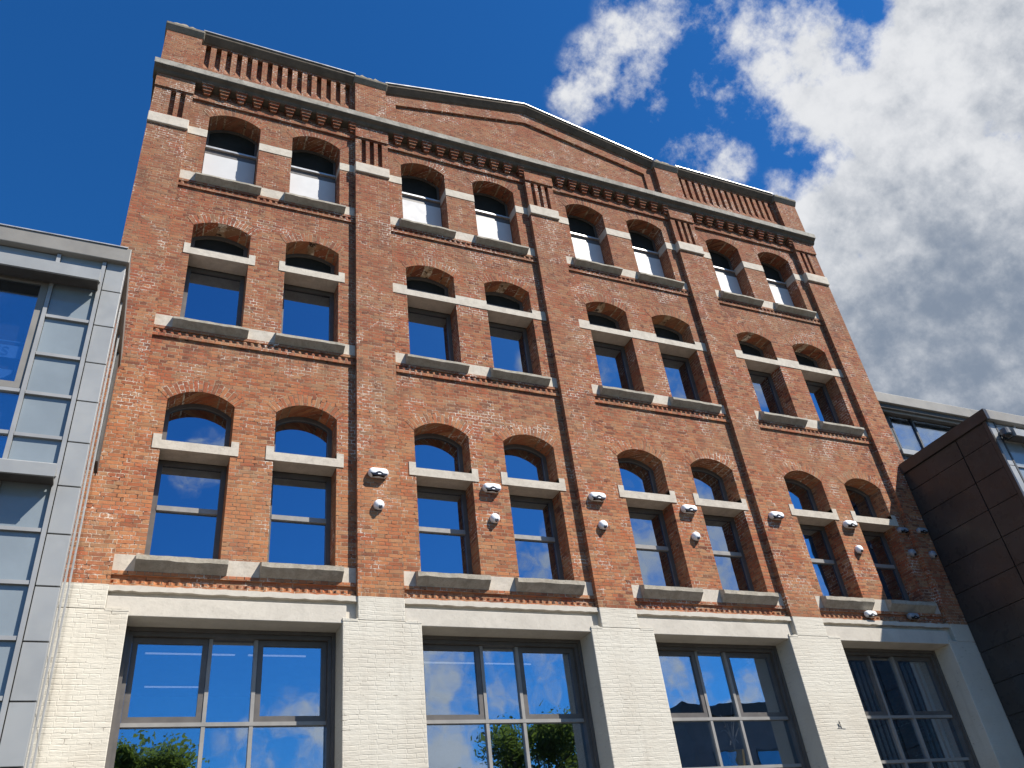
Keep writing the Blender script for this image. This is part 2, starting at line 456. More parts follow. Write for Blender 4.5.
# ------------------------------------------------------------------ mesh helpers
class MB:
    def __init__(self):
        self.bm = bmesh.new()

    def quad(self, pts):
        vs = [self.bm.verts.new(p) for p in pts]
        return self.bm.faces.new(vs)

    def box(self, x0, x1, y0, y1, z0, z1):
        v = [self.bm.verts.new(p) for p in ((x0, y0, z0), (x1, y0, z0), (x1, y1, z0), (x0, y1, z0),
                                            (x0, y0, z1), (x1, y0, z1), (x1, y1, z1), (x0, y1, z1))]
        for f in ((0, 1, 5, 4), (1, 2, 6, 5), (2, 3, 7, 6), (3, 0, 4, 7), (4, 5, 6, 7), (3, 2, 1, 0)):
            self.bm.faces.new([v[i] for i in f])
        return self

    def prism_y(self, poly, y0, y1):
        """poly: list of (x, z); extruded from y0 to y1"""
        a = [self.bm.verts.new((x, y0, z)) for x, z in poly]
        b = [self.bm.verts.new((x, y1, z)) for x, z in poly]
        n = len(poly)
        self.bm.faces.new(a)
        self.bm.faces.new(b[::-1])
        for i in range(n):
            j = (i + 1) % n
            self.bm.faces.new((a[j], a[i], b[i], b[j]))
        return self

    def prism_x(self, poly, x0, x1):
        """poly: list of (y, z); extruded along x"""
        a = [self.bm.verts.new((x0, y, z)) for y, z in poly]
        b = [self.bm.verts.new((x1, y, z)) for y, z in poly]
        n = len(poly)
        self.bm.faces.new(a)
        self.bm.faces.new(b[::-1])
        for i in range(n):
            j = (i + 1) % n
            self.bm.faces.new((a[j], a[i], b[i], b[j]))
        return self

    def tube(self, p0, p1, r0, r1=None, seg=8):
        r1 = r0 if r1 is None else r1
        p0, p1 = Vector(p0), Vector(p1)
        d = (p1 - p0).normalized()
        q = d.to_track_quat('Z', 'Y')
        ra, rb = [], []
        for i in range(seg):
            a = 2 * pi * i / seg
            o = q @ Vector((cos(a), sin(a), 0))
            ra.append(self.bm.verts.new(p0 + o * r0)); rb.append(self.bm.verts.new(p1 + o * r1))
        for i in range(seg):
            j = (i + 1) % seg
            self.bm.faces.new((ra[i], ra[j], rb[j], rb[i]))
        self.bm.faces.new(ra[::-1]); self.bm.faces.new(rb)
        return self

    def build(self, name, mat, parent=None, recalc=True, bevel=0.0, smooth=False):
        if recalc:
            bmesh.ops.recalc_face_normals(self.bm, faces=self.bm.faces[:])
        me = bpy.data.meshes.new(name)
        self.bm.to_mesh(me); self.bm.free()
        me.materials.append(MT[mat] if isinstance(mat, str) else mat)
        if smooth:
            for p in me.polygons: p.use_smooth = True
        o = bpy.data.objects.new(name, me)
        COL.objects.link(o)
        if parent is not None:
            o.parent = parent
            o.matrix_parent_inverse = Matrix.Translation(-world_loc(parent))
        if bevel:
            bv = o.modifiers.new("bevel", 'BEVEL'); bv.width = bevel; bv.segments = 2; bv.limit_method = 'ANGLE'
        return o


def world_loc(o):
    v = o.location.copy()
    p = o.parent
    while p is not None:
        v = v + p.location + (Vector((0, 0, 0)))
        p = p.parent
    # meshes under a thing are built in world coordinates and carry the inverse of their parent
    if o.parent is not None and o.type == 'MESH':
        v = Vector((0, 0, 0))
    return v


def tag(o, label=None, cat=None, group=None, kind=None):
    if label: o['label'] = label
    if cat: o['category'] = cat
    if group: o['group'] = group
    if kind: o['kind'] = kind
    return o


def empty(name, loc, label, cat, group=None):
    o = bpy.data.objects.new(name, None)
    COL.objects.link(o)
    o.location = loc
    o.empty_display_size = 0.3
    return tag(o, label, cat, group)


def B(name, mat, parent, x0, x1, y0, y1, z0, z1, bevel=0.0):
    return MB().box(x0, x1, y0, y1, z0, z1).build(name, mat, parent, bevel=bevel)


# ------------------------------------------------------------------ ground
g = MB(); g.quad([(-900, -900, 0), (900, -900, 0), (900, 900, 0), (-900, 900, 0)])
tag(g.build('ground', 'pave', recalc=False), kind='structure')
g = MB(); g.quad([(-200, -24, 0.004), (200, -24, 0.004), (200, -17, 0.004), (-200, -17, 0.004)])
tag(g.build('road', 'asphalt', recalc=False), kind='structure')
g = MB(); g.box(-200, 200, -17, -16.8, 0, 0.12); g.box(-200, 200, -24.2, -24, 0, 0.12)
tag(g.build('kerb', 'sill'), kind='structure')

# ------------------------------------------------------------------ the brick building
bb = empty('brick_building', (3.5, 0, 0), 'tall old red brick factory with arched windows, stone sills and a low gable', 'building')
CX = [3.485 + 4.185 * (k - 2) for k in range(5)]
PW = 0.37
PL = [(c - PW, c + PW) for c in CX]
BAY = [(PL[k][1], PL[k + 1][0]) for k in range(4)]
XL = [-4.132, -2.422, 0.0, 1.741, 4.2, 5.943, 8.381, 10.104]
XR = [-3.092, -1.390, 1.048, 2.798, 5.257, 7.009, 9.442, 11.182]
LEV = {1: (7.02, 9.732, 9.945), 2: (11.43, 13.677, 13.85), 3: (15.10, 16.848, 17.05)}   # sill, spring, apex
DEPTH = 0.46
PIL = -0.12


def arch_pts(xl, xr, zs, za, n=14):
    """segmental arch from (xl, zs) over the apex to (xr, zs)"""
    c = xr - xl; h = za - zs
    R = (c * c / 4 + h * h) / (2 * h)
    cx = (xl + xr) / 2; cz = za - R
    a0 = math.asin((c / 2) / R)
    return [(cx + R * sin(-a0 + 2 * a0 * i / n), cz + R * cos(-a0 + 2 * a0 * i / n)) for i in range(n + 1)], R, cx, cz, a0


def wall_zone(mb, x0, x1, z0, z1, ops, y=0.0, depth=DEPTH):
    """front sheet of wall with openings; ops = (xl, xr, zsill, zspring, zapex or None)"""
    x = x0
    for xl, xr, zb, zsp, za in ops:
        if xl > x: mb.quad([(x, y, z0), (xl, y, z0), (xl, y, z1), (x, y, z1)])
        if zb > z0: mb.quad([(xl, y, z0), (xr, y, z0), (xr, y, zb), (xl, y, zb)])
        top = arch_pts(xl, xr, zsp, za)[0] if za else [(xl, zsp), (xr, zsp)]
        for (ax, az), (bx, bz) in zip(top[:-1], top[1:]):
            if z1 > min(az, bz) + 1e-6:
                mb.quad([(ax, y, az), (bx, y, bz), (bx, y, z1), (ax, y, z1)])
        loop = [(xl, zb)] + top + [(xr, zb)]
        for (ax, az), (bx, bz) in zip(loop, loop[1:] + loop[:1]):
            mb.quad([(ax, y, az), (bx, y, bz), (bx, y + depth, bz), (ax, y + depth, az)])
        x = xr
    if x1 > x: mb.quad([(x, y, z0), (x1, y, z0), (x1, y, z1), (x, y, z1)])


ZB = 6.40
for k, (bx0, bx1) in enumerate(BAY):
    mb = MB()
    ws = (2 * k, 2 * k + 1)
    for lv, (za, zb) in {1: (ZB, 11.0), 2: (11.0, 14.7), 3: (14.7, 17.9)}.items():
        zs, zp, zt = LEV[lv]
        wall_zone(mb, bx0 - 0.02, bx1 + 0.02, za, zb, [(XL[w], XR[w], zs, zp, zt) for w in ws])
    mb.build('bay_wall', 'brick', bb, recalc=False)

# ring of header bricks over each arch, 4 mm proud
for lv in (1, 2, 3):
    zs, zp, zt = LEV[lv]
    for w in range(8):
        pts, R, cx, cz, a0 = arch_pts(XL[w], XR[w], zp, zt)
        bm = bmesh.new(); uvl = bm.loops.layers.uv.new("UVMap")
        n = 24; th = 0.225
        a0e = a0 * 1.0
        for i in range(n):
            aa, ab = -a0e + 2 * a0e * i / n, -a0e + 2 * a0e * (i + 1) / n
            P4 = [(cx + r * sin(a), -0.004, cz + r * cos(a)) for r, a in ((R + 0.001, aa), (R + 0.001, ab), (R + th, ab), (R + th, aa))]
            f = bm.faces.new([bm.verts.new(p) for p in P4])
            # u along the brick length (radial), v along the arc
            for lp, (u, v) in zip(f.loops, ((0, aa * R), (0, ab * R), (th, ab * R), (th, aa * R))):
                lp[uvl].uv = (u + 0.0 + w * 1.13, v + 5 + lv)
        # rim edge of the ring
        m_ = MB(); m_.bm.free(); m_.bm = bm
        o = m_.build('arch_ring', 'brick_uv', bb, recalc=False)

# pilasters (brick), their flutes, stone bands and head blocks
for k, (x0, x1) in enumerate(PL):
    mb = MB()
    fl = [(x0 + 0.135 + 0.185 * i, x0 + 0.235 + 0.185 * i, 16.46, 17.24, None) for i in range(3)]
    wall_zone(mb, x0, x1, 6.52, 16.42, [], PIL)
    wall_zone(mb, x0, x1, 16.42, 17.85, fl, PIL, 0.10)
    for a, b_, zb, zt, _ in fl:
        mb.quad([(a, PIL + 0.10, zb), (b_, PIL + 0.10, zb), (b_, PIL + 0.10, zt), (a, PIL + 0.10, zt)])
    for x in (x0, x1):
        mb.quad([(x, PIL, 6.52), (x, 0.05, 6.52), (x, 0.05, 17.85), (x, PIL, 17.85)])
    mb.build('pilaster', 'brick', bb, recalc=False)
    B('capital_band', 'lime', bb, x0 - 0.012, x1 + 0.012, PIL - 0.045, 0.03, 16.12, 16.40, 0.012)
    B('head_block', 'brick', bb, x0 - 0.01, x1 + 0.01, PIL - 0.035, 0.03, 17.27, 17.66, 0.006)
    # parapet pier above the cornice and its weathered cap (none over the middle pilaster)
    if k != 2:
        B('parapet_pier', 'brick', bb, x0, x1, PIL, 0.34, 17.95, 19.30)
        cz0 = 19.28
        mb = MB().prism_x([(PIL - 0.005, cz0 - 0.02), (PIL - 0.085, 19.385), (PIL - 0.09, 19.45), (PIL - 0.06, 19.475), (0.42, 19.475), (0.42, cz0)], x0 - 0.035, x1 + 0.035)
        cp = mb.build('pier_cap', 'cap', bb, bevel=0.02)
        bm = bmesh.new()
        nx, ny = 12, 9
        grid = [[None] * (ny + 1) for _ in range(nx + 1)]
        rnd = random.Random(k + 3)
        for i in range(nx + 1):
            for j in range(ny + 1):
                u, v = i / nx, j / ny
                hgt = min(1, 4 * min(u, 1 - u)) * min(1, 4 * min(v, 1 - v))
                grid[i][j] = bm.verts.new((x0 - 0.03 + u * (x1 - x0 + 0.06), PIL - 0.075 + v * 0.44, 19.465 + hgt * (0.17 + rnd.uniform(-0.07, 0.07))))
        for i in range(nx):
            for j in range(ny):
                bm.faces.new((grid[i][j], grid[i + 1][j], grid[i + 1][j + 1], grid[i][j + 1]))
        m_ = MB(); m_.bm.free(); m_.bm = bm
        m_.build('cap_mortar_top', 'cap', cp, recalc=False)

# white painted ground-floor piers
GF = [(-4.22, -1.30), (-0.072, 2.895), (4.127, 7.092), (8.33, 11.253)]
GTOP = 6.10
piers = [(PL[0][0], GF[0][0])] + [(GF[k][1], GF[k + 1][0]) for k in range(3)] + [(GF[3][1], PL[4][1] + 0.02)]
for k, (a, b_) in enumerate(piers):
    x0, x1 = PL[k]
    mb = MB()
    rr = random.Random(k)
    # lower wide shaft with a ragged top edge on both shoulders, narrow shaft between
    zl, zr = 6.16 + rr.uniform(-0.01, 0.02), 6.19 + rr.uniform(-0.02, 0.02)
    mb.box(a, b_, PIL - 0.002, 0.52, 0, zl)
    mb.box(x0, x1, PIL - 0.002, 0.06, zl, 6.535)
    mb.build('pier', 'paint', bb, bevel=0.012)
    for sx, ex in ((a, x0), (x1, b_)):
        if ex - sx > 0.05:
            q = MB()
            nseg = 5
            poly = [(sx, zl - 0.02), (ex, zl - 0.02)]
            tp = []
            for i in range(nseg + 1):
                tp.append((ex + (sx - ex) * i / nseg, zl + rr.uniform(0.0, 0.035)))
            q.prism_y(poly + tp, PIL - 0.006, 0.02)
            q.build('pier_shoulder', 'paint', bb)

# lintels, the shaded frieze above them and the ledge
for k, (a, b_) in enumerate(GF):
    bx0, bx1 = BAY[k]
    B('lintel', 'render', bb, bx0 if k else bx0 + 0.0, b_ + 0.06, -0.105, 0.50, GTOP + 0.002, 6.375, 0.008)
    B('frieze', 'render', bb, bx0 - 0.01, bx1 + 0.01, -0.015, 0.30, 6.18, 6.47)
    ev = MB()
    n = 40
    rr = random.Random(40 + k)
    prof = []
    for i in range(n + 1):
        x = bx0 - 0.05 * (k == 0) + (bx1 + 0.0 - bx0 + 0.05 * (k == 0)) * i / n
        prof.append((x, 6.455 + rr.uniform(-0.008, 0.008), 6.535 + rr.uniform(-0.008, 0.008)))
    rows = [[ev.bm.verts.new((x, yy, zz)) for yy, zz in ((-0.095, lo), (-0.095, hi), (0.02, hi + 0.01), (0.02, lo))] for x, lo, hi in prof]
    for r0, r1 in zip(rows[:-1], rows[1:]):
        for i in range(4):
            j = (i + 1) % 4
            ev.bm.faces.new((r0[i], r0[j], r1[j], r1[i]))
    ev.bm.faces.new(rows[0]); ev.bm.faces.new(rows[-1][::-1])
    ev.build('lintel_ledge', 'render', bb)

# stone sill bands, sills, brick strings and dogtooth courses
BANDZ = {1: (6.775, 7.035), 2: (11.175, 11.43), 3: (14.83, 15.09)}
TOOTH = {1: (6.535, 6.635), 2: (10.955, 11.085), 3: (14.63, 14.745)}
for lv in (1, 2, 3):
    z0, z1 = BANDZ[lv]
    t0, t1 = TOOTH[lv]
    for k, (bx0, bx1) in enumerate(BAY):
        B('sill_band', 'lime', bb, bx0, bx1, -0.012, 0.40, z0, z1 - 0.012)
        for w in (2 * k, 2 * k + 1):
            sx0, sx1 = XL[w] - 0.10, XR[w] + 0.10
            zt = {1: 6.972, 2: 11.315, 3: 14.945}[lv]
            fh = {1: 0.074, 2: 0.050, 3: 0.042}[lv]
            rs = random.Random(w * 7 + lv)
            mb = MB()
            nseg = 9
            rows = []
            for i in range(nseg + 1):
                x = sx0 + (sx1 - sx0) * i / nseg
                d = rs.uniform(-0.006, 0.006)
                pr = [(-0.155 + d, zt - fh + rs.uniform(-0.007, 0.007)), (-0.155 + d, zt + rs.uniform(-0.005, 0.004)), (-0.013, z1 - 0.006), (0.36, z1 + 0.012), (0.36, z0), (-0.013, z0 - 0.012)]
                rows.append([mb.bm.verts.new((x, yy, zz)) for yy, zz in pr])
            for r0, r1 in zip(rows[:-1], rows[1:]):
                for i in range(6):
                    j = (i + 1) % 6
                    mb.bm.faces.new((r0[i], r0[j], r1[j], r1[i]))
            mb.bm.faces.new(rows[0]); mb.bm.faces.new(rows[-1][::-1])
            mb.build('window_sill', 'sill', bb)
        B('string_course', 'brick', bb, bx0, bx1, -0.030, 0.02, z0 - 0.065, z0 - 0.002, 0.004)
        mb = MB()
        n = int((bx1 - bx0) / 0.118)
        st = (bx1 - bx0) / n
        th_ = t1 - t0
        tm = t0 + th_ * 0.48
        mb.box(bx0, bx1, -0.034, 0.02, t0, tm)
        for i in range(n):
            xa = bx0 + i * st
            poly = [(xa + 0.002, 0.01), (xa + st * 0.36, -0.036), (xa + st * 0.64, -0.036), (xa + st - 0.002, 0.01)]
            lo = [mb.bm.verts.new((px, py, tm + 0.001)) for px, py in poly]
            hi = [mb.bm.verts.new((px, py, t1 - 0.002)) for px, py in poly]
            mb.bm.faces.new(lo); mb.bm.faces.new(hi[::-1])
            for i2 in range(4):
                j2 = (i2 + 1) % 4
                mb.bm.faces.new((lo[i2], lo[j2], hi[j2], hi[i2]))
        mb.build('dogtooth_course', 'terra', bb)

# stone transoms across the first- and second-floor windows
def transom(xa, xb, wins, z0, z1, zmid):
    mb = MB()
    x = xa
    for w in wins:
        mb.box(x, XL[w], -0.012, 0.30, z0, z1)
        mb.prism_x([(-0.012, z0), (-0.012, zmid), (0.34, zmid + 0.03), (0.34, z0)], XL[w], XR[w])
        x = XR[w]
    mb.box(x, xb, -0.012, 0.30, z0, z1)
    mb.build('stone_transom', 'lime', bb)


for w in range(8):
    transom(XL[w] - 0.125, XR[w] + 0.12, [w], 8.80, 9.06, 8.955)
for w in (0, 1):
    transom(XL[w] - 0.11, XR[w] + 0.12, [w], 12.94, 13.185, 13.09)
for k in (1, 2, 3):
    transom(BAY[k][0], BAY[k][1], [2 * k, 2 * k + 1], 12.94, 13.175, 13.085)
# impost blocks of the top windows
for k, (bx0, bx1) in enumerate(BAY):
    a, b_ = 2 * k, 2 * k + 1
    for xa, xb in ((bx0, XL[a] + 0.003), (XR[a] - 0.003, XL[b_] + 0.003), (XR[b_] - 0.003, bx1)):
        B('impost_block', 'lime', bb, xa, xb, -0.010, 0.36, 16.195, 16.41)

# string, corbels, cornice
for k, (bx0, bx1) in enumerate(BAY):
    B('frieze_string', 'brick', bb, bx0, bx1, -0.050, 0.02, 17.275, 17.43, 0.005)
    n = 10
    st = (bx1 - bx0) / n
    for i in range(n):
        c = bx0 + st * (i + 1.0) - st * 0.25 if i < n - 1 else bx1 - 0.05
        mb = MB()
        for (hw, yy, za, zb) in ((0.062, -0.105, 17.432, 17.500), (0.082, -0.140, 17.504, 17.570), (0.104, -0.170, 17.574, 17.640), (0.122, -0.192, 17.644, 17.70)):
            mb.box(c - hw, min(c + hw, bx1), yy, 0.02, za, zb)
        mb.build('corbel', 'brick', bb)

x0c, x1c = PL[0][0] - 0.085, PL[4][1] + 0.07
mb = MB()
prof = [(0.0, 17.62), (-0.125, 17.655), (-0.17, 17.665), (-0.20, 17.70), (-0.215, 17.74), (-0.285, 17.79), (-0.29, 17.96), (-0.24, 17.99), (0.0, 18.03)]
mb.prism_x(prof, x0c, x1c)
mb.box(x0c, PL[0][0] + 0.10, 0.002, 3.0, 17.78, 17.96)
mb.box(PL[4][1] - 0.10, x1c, 0.002, 3.0, 17.78, 17.96)
co = mb.build('cornice', 'corn', bb, bevel=0.012)
MB().prism_x([(-0.288, 17.805), (-0.300, 17.81), (-0.303, 17.955), (-0.25, 17.995), (-0.25, 17.97), (-0.288, 17.95)], x0c - 0.004, x1c + 0.004).build('cornice_edge', 'fillet', co)

# slotted parapets over the outer bays
for k in (0, 3):
    bx0, bx1 = BAY[k]
    mb = MB()
    n = 15
    st = (bx1 - bx0 - 0.08) / n
    ops = [(bx0 + 0.04 + st * i + 0.058, bx0 + 0.04 + st * i + st - 0.058, 18.42, 19.27, None) for i in range(n)]
    wall_zone(mb, bx0, bx1, 17.95, 19.36, ops, 0.0, 0.14)
    for a_, b_, zb_, zt_, _ in ops:
        mb.quad([(a_, 0.0, zb_ + 0.001), (b_, 0.0, zb_ + 0.001), (b_, 0.14, zb_ + 0.40), (a_, 0.14, zb_ + 0.40)])
    mb.quad([(bx0, 0.14, 18.0), (bx1, 0.14, 18.0), (bx1, 0.14, 19.36), (bx0, 0.14, 19.36)])
    mb.quad([(bx0, 0.36, 17.9), (bx1, 0.36, 17.9), (bx1, 0.36, 19.36), (bx0, 0.36, 19.36)])
    mb.build('slotted_parapet', 'brick', bb, recalc=False)
    cp = MB().prism_x([(-0.005, 19.31), (-0.03, 19.33), (-0.135, 19.455), (-0.14, 19.53), (0.10, 19.57), (0.48, 19.53), (0.48, 19.37)], bx0, bx1).build('coping', 'corn', bb, bevel=0.01)
    MB().prism_x([(-0.165, 19.535), (-0.165, 19.56), (0.10, 19.60), (0.50, 19.56), (0.10, 19.575)], bx0, bx1).build('coping_flashing', 'flash', cp)

# low gable over the two middle bays
gx0, gx1, gxm = PL[1][1], PL[3][0], CX[2]
zl_, za_ = 19.36, 20.19
mb = MB()
mb.prism_y([(gx0, 17.82), (gx1, 17.82), (gx1, zl_), (gxm, za_), (gx0, zl_)], 0.055, 0.36)
mb.build('pediment', 'brick', bb)
px0, px1 = gx0 + 0.28, gx1 - 0.33
slope = (za_ - zl_) / (gxm - gx0)


def gz(x, off):
    return zl_ + off + slope * (min(x, 2 * gxm - x) - gx0)


bd = -0.42
mb = MB()
# raking border strip, two vertical end strips
mb.prism_y([(gx0, gz(gx0, bd)), (gxm, gz(gxm, bd)), (gxm, gz(gxm, 0) - 0.002), (gx0, gz(gx0, 0) - 0.002)], 0.0, 0.053)
mb.prism_y([(gxm, gz(gxm, bd)), (gx1, gz(gx1, bd)), (gx1, gz(gx1, 0) - 0.002), (gxm, gz(gxm, 0) - 0.002)], 0.0, 0.053)
mb.prism_y([(gx0, 17.83), (px0, 17.83), (px0, gz(px0, bd)), (gx0, gz(gx0, bd))], 0.0, 0.053)
mb.prism_y([(px1, 17.83), (gx1, 17.83), (gx1, gz(gx1, bd)), (px1, gz(px1, bd))], 0.0, 0.053)
mb.build('pediment_border', 'brick', bb)
mb = MB()
fl = MB()
for xa, xb in ((gx0, gxm), (gxm, gx1)):
    for m_, y0, y1, d0, d1 in ((mb, -0.14, 0.48, 0.0, 0.165), (fl, -0.165, 0.50, 0.168, 0.195)):
        pr = [(y0, d0), (y0, d1), (y1, d1), (y1, d0)] if m_ is fl else [(-0.005, -0.06), (-0.03, -0.045), (-0.135, 0.09), (-0.14, 0.165), (0.48, 0.165), (0.48, 0.0)]
        va = [m_.bm.verts.new((xa, y, gz(xa, d))) for y, d in pr]
        vb = [m_.bm.verts.new((xb, y, gz(xb, d))) for y, d in pr]
        m_.bm.faces.new(va); m_.bm.faces.new(vb[::-1])
        for i in range(len(pr)):
            j = (i + 1) % len(pr)
            m_.bm.faces.new((va[i], va[j], vb[j], vb[i]))
cp = mb.build('raking_coping', 'corn', bb)
fl.build('coping_flashing', 'flash', cp)

# flanks, roof and back
mb = MB()
mb.box(PL[0][0], PL[0][0] + 0.30, -0.117, 12, 0.0, 17.70)
mb.box(PL[4][1] - 0.28, PL[4][1], -0.117, 12, 0.0, 17.70)
mb.build('flank_wall', 'brick', bb)
B('rear_wall', 'brick', bb, PL[0][0] + 0.3, PL[4][1] - 0.28, 11.7, 12.0, 0, 17.7)
MB().prism_x([(0.36, 17.72), (6.0, 18.6), (12.0, 17.72), (12.0, 17.5), (0.36, 17.5)], PL[0][0] + 0.05, PL[4][1] - 0.05).build('roof', 'opp_roof', bb)
for z in (6.25, 10.75, 14.55):
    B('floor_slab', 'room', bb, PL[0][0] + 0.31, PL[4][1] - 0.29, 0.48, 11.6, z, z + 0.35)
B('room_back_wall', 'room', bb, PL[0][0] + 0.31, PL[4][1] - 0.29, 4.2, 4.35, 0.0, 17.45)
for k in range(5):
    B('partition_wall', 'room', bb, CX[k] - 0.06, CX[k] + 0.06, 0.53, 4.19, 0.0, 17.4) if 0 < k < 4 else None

# ------------------------------------------------------------------ windows
def arched_frame(mb, xl, xr, zs, zp, zt, y0, y1, t):
    """ring frame following the opening: t = bar width"""
    out, R, cx, cz, a0 = arch_pts(xl, xr, zp, zt)
    inn = arch_pts(xl + t, xr - t, zp - t * 0.2, zt - t)[0]
    op = [(xl, zs)] + out + [(xr, zs)]
    ip = [(xl + t, zs + t)] + inn + [(xr - t, zs + t)]
    n = len(op)
    fo = [mb.bm.verts.new((x, y0, z)) for x, z in op]
    fi = [mb.bm.verts.new((x, y0, z)) for x, z in ip]
    bi = [mb.bm.verts.new((x, y1, z)) for x, z in ip]
    for i in range(n):
        j = (i + 1) % n
        mb.bm.faces.new((fo[i], fo[j], fi[j], fi[i]))
        mb.bm.faces.new((fi[i], fi[j], bi[j], bi[i]))
    return ip


def rect_frame(mb, xl, xr, z0, z1, y0, y1, t, tb=None):
    tb = t if tb is None else tb
    mb.box(xl, xl + t, y0, y1, z0, z1)
    mb.box(xr - t, xr, y0, y1, z0, z1)
    mb.box(xl + t, xr - t, y0, y1, z1 - t, z1)
    mb.box(xl + t, xr - t, y0, y1, z0, z0 + tb)


YF = 0.355
for lv in (1, 2, 3):
    zs, zp, zt = LEV[lv]
    for w in range(8):
        xl, xr = XL[w] + 0.002, XR[w] - 0.002
        mb = MB()
        e = 0.003
        if lv == 1:
            rect_frame(mb, xl, xr, zs + 0.02, 8.80 - e, YF, YF + 0.08, 0.075, 0.05)
            ip = arched_frame(mb, xl, xr, 8.985, zp, zt - e, YF, YF + 0.08, 0.07)
            fr = mb.build('window', 'frame', bb)
            B('sill_flashing', 'flash', fr, xl + 0.005, xr - 0.005, YF - 0.06, YF - 0.002, zs + 0.015, zs + 0.032)
            B('transom_bar', 'bar', fr, xl + 0.075, xr - 0.075, YF - 0.01, YF + 0.07, 7.93, 8.01)
            B('pane', 'glass', fr, xl + 0.05, xr - 0.05, YF + 0.04, YF + 0.05, zs + 0.04, 8.76)
            MB().prism_y(ip, YF + 0.04, YF + 0.05).build('pane', 'glass', fr)
        elif lv == 2:
            rect_frame(mb, xl, xr, zs + 0.02, 12.94 - e, YF, YF + 0.08, 0.075, 0.05)
            ip = arched_frame(mb, xl, xr, 13.12, zp, zt - e, YF, YF + 0.08, 0.07)
            fr = mb.build('window', 'frame', bb)
            B('transom_bar', 'frame', fr, xl + 0.075, xr - 0.075, YF, YF + 0.07, 13.40, 13.46)
            B('pane', 'glass', fr, xl + 0.05, xr - 0.05, YF + 0.04, YF + 0.05, zs + 0.04, 12.90)
            MB().prism_y(ip, YF + 0.04, YF + 0.05).build('dark_arch_pane', 'dkarch', fr)
        else:
            ip = arched_frame(mb, xl, xr, zs + 0.02, zp, zt - e, YF + 0.03, YF + 0.09, 0.05)
            fr = mb.build('window', 'frame', bb)
            B('transom_bar', 'flash', fr, xl + 0.01, xr - 0.01, YF - 0.03, YF + 0.06, 16.30, 16.345)
            B('transom_bar', 'frame', fr, xl + 0.01, xr - 0.01, YF + 0.02, YF + 0.07, 16.13, 16.297)
            B('blind', 'blind', fr, xl + 0.012, xr - 0.012, YF, YF + 0.02, zs + 0.025, 16.128)
            MB().prism_y(ip, YF + 0.065, YF + 0.072).build('dark_arch_pane', 'dkarch', fr)

# big ground-floor windows
GY = 0.40
MULL = [(-3.09, -2.46), (1.105, 1.726), (5.264, 5.94), (9.482, 10.106)]
for k, (a, b_) in enumerate(GF):
    z0, z1 = 1.3, GTOP
    mb = MB()
    rect_frame(mb, a + 0.002, b_ - 0.002, z0, z1, 0.30, 0.36, 0.05)
    rect_frame(mb, a + 0.052, b_ - 0.052, z0 + 0.05, z1 - 0.052, 0.345, 0.47, 0.055)
    fr = mb.build('window', 'frame', bb)
    m1, m2 = MULL[k]
    m1, m2 = (a + b_) / 2 - 0.315, (a + b_) / 2 + 0.315
    xa, xb = a + 0.107, b_ - 0.107
    for m in (m1, m2):
        B('mullion', 'bar', fr, m - 0.026, m + 0.026, GY, 0.48, z0 + 0.11, z1 - 0.11)
    for z in (4.815, 4.02, 3.2, 2.3):
        B('transom_bar', 'bar', fr, xa, xb, GY - 0.005, 0.475, z - 0.026, z + 0.026)
    for sx0, sx1 in ((xa, m1 - 0.028), (m2 + 0.028, xb)):
        sm = MB()
        rect_frame(sm, sx0 + 0.003, sx1 - 0.003, 4.845, z1 - 0.112, GY + 0.012, GY + 0.075, 0.075)
        sm.build('sash', 'frame', fr)
    B('pane', 'glass_gf', fr, a + 0.06, b_ - 0.06, GY + 0.045, GY + 0.053, z0 + 0.06, z1 - 0.06)
    if k == 3:
        sm = MB()
        for i in range(9):
            x = a + 0.15 + i * 0.13
            sm.box(x, x + 0.012, 0.50, 0.56, 1.4, 5.9)
        for i in range(4):
            x = a + 2.1 + i * 0.15
            sm.box(x, x + 0.012, 0.50, 0.56, 1.4, 5.9)
        sm.build('blind', 'slat', fr)

me_, Ne, be_, oe_ = new_mat("strip_light_tube")
be_.inputs['Emission Color'].default_value = (1, 0.98, 0.92, 1); be_.inputs['Emission Strength'].default_value = 0.22
MT['tube'] = me_
for (xa, xb, yy) in ((-3.9, -2.6, 1.5), (-2.4, -1.5, 1.5), (-3.8, -2.9, 3.2), (0.3, 1.5, 1.7), (1.7, 2.6, 1.7), (4.5, 5.6, 2.2)):
    B('strip_light', 'tube', bb, xa, xb, yy, yy + 0.025, 6.12, 6.14)
hk = MB()
hk.tube((7.60, -0.122, 4.50), (7.62, -0.15, 4.62), 0.006).tube((7.62, -0.15, 4.62), (7.66, -0.122, 4.50), 0.006).tube((7.56, -0.124, 4.50), (7.74, -0.124, 4.49), 0.004)
hk.build('wall_hook', 'grey_p', bb)

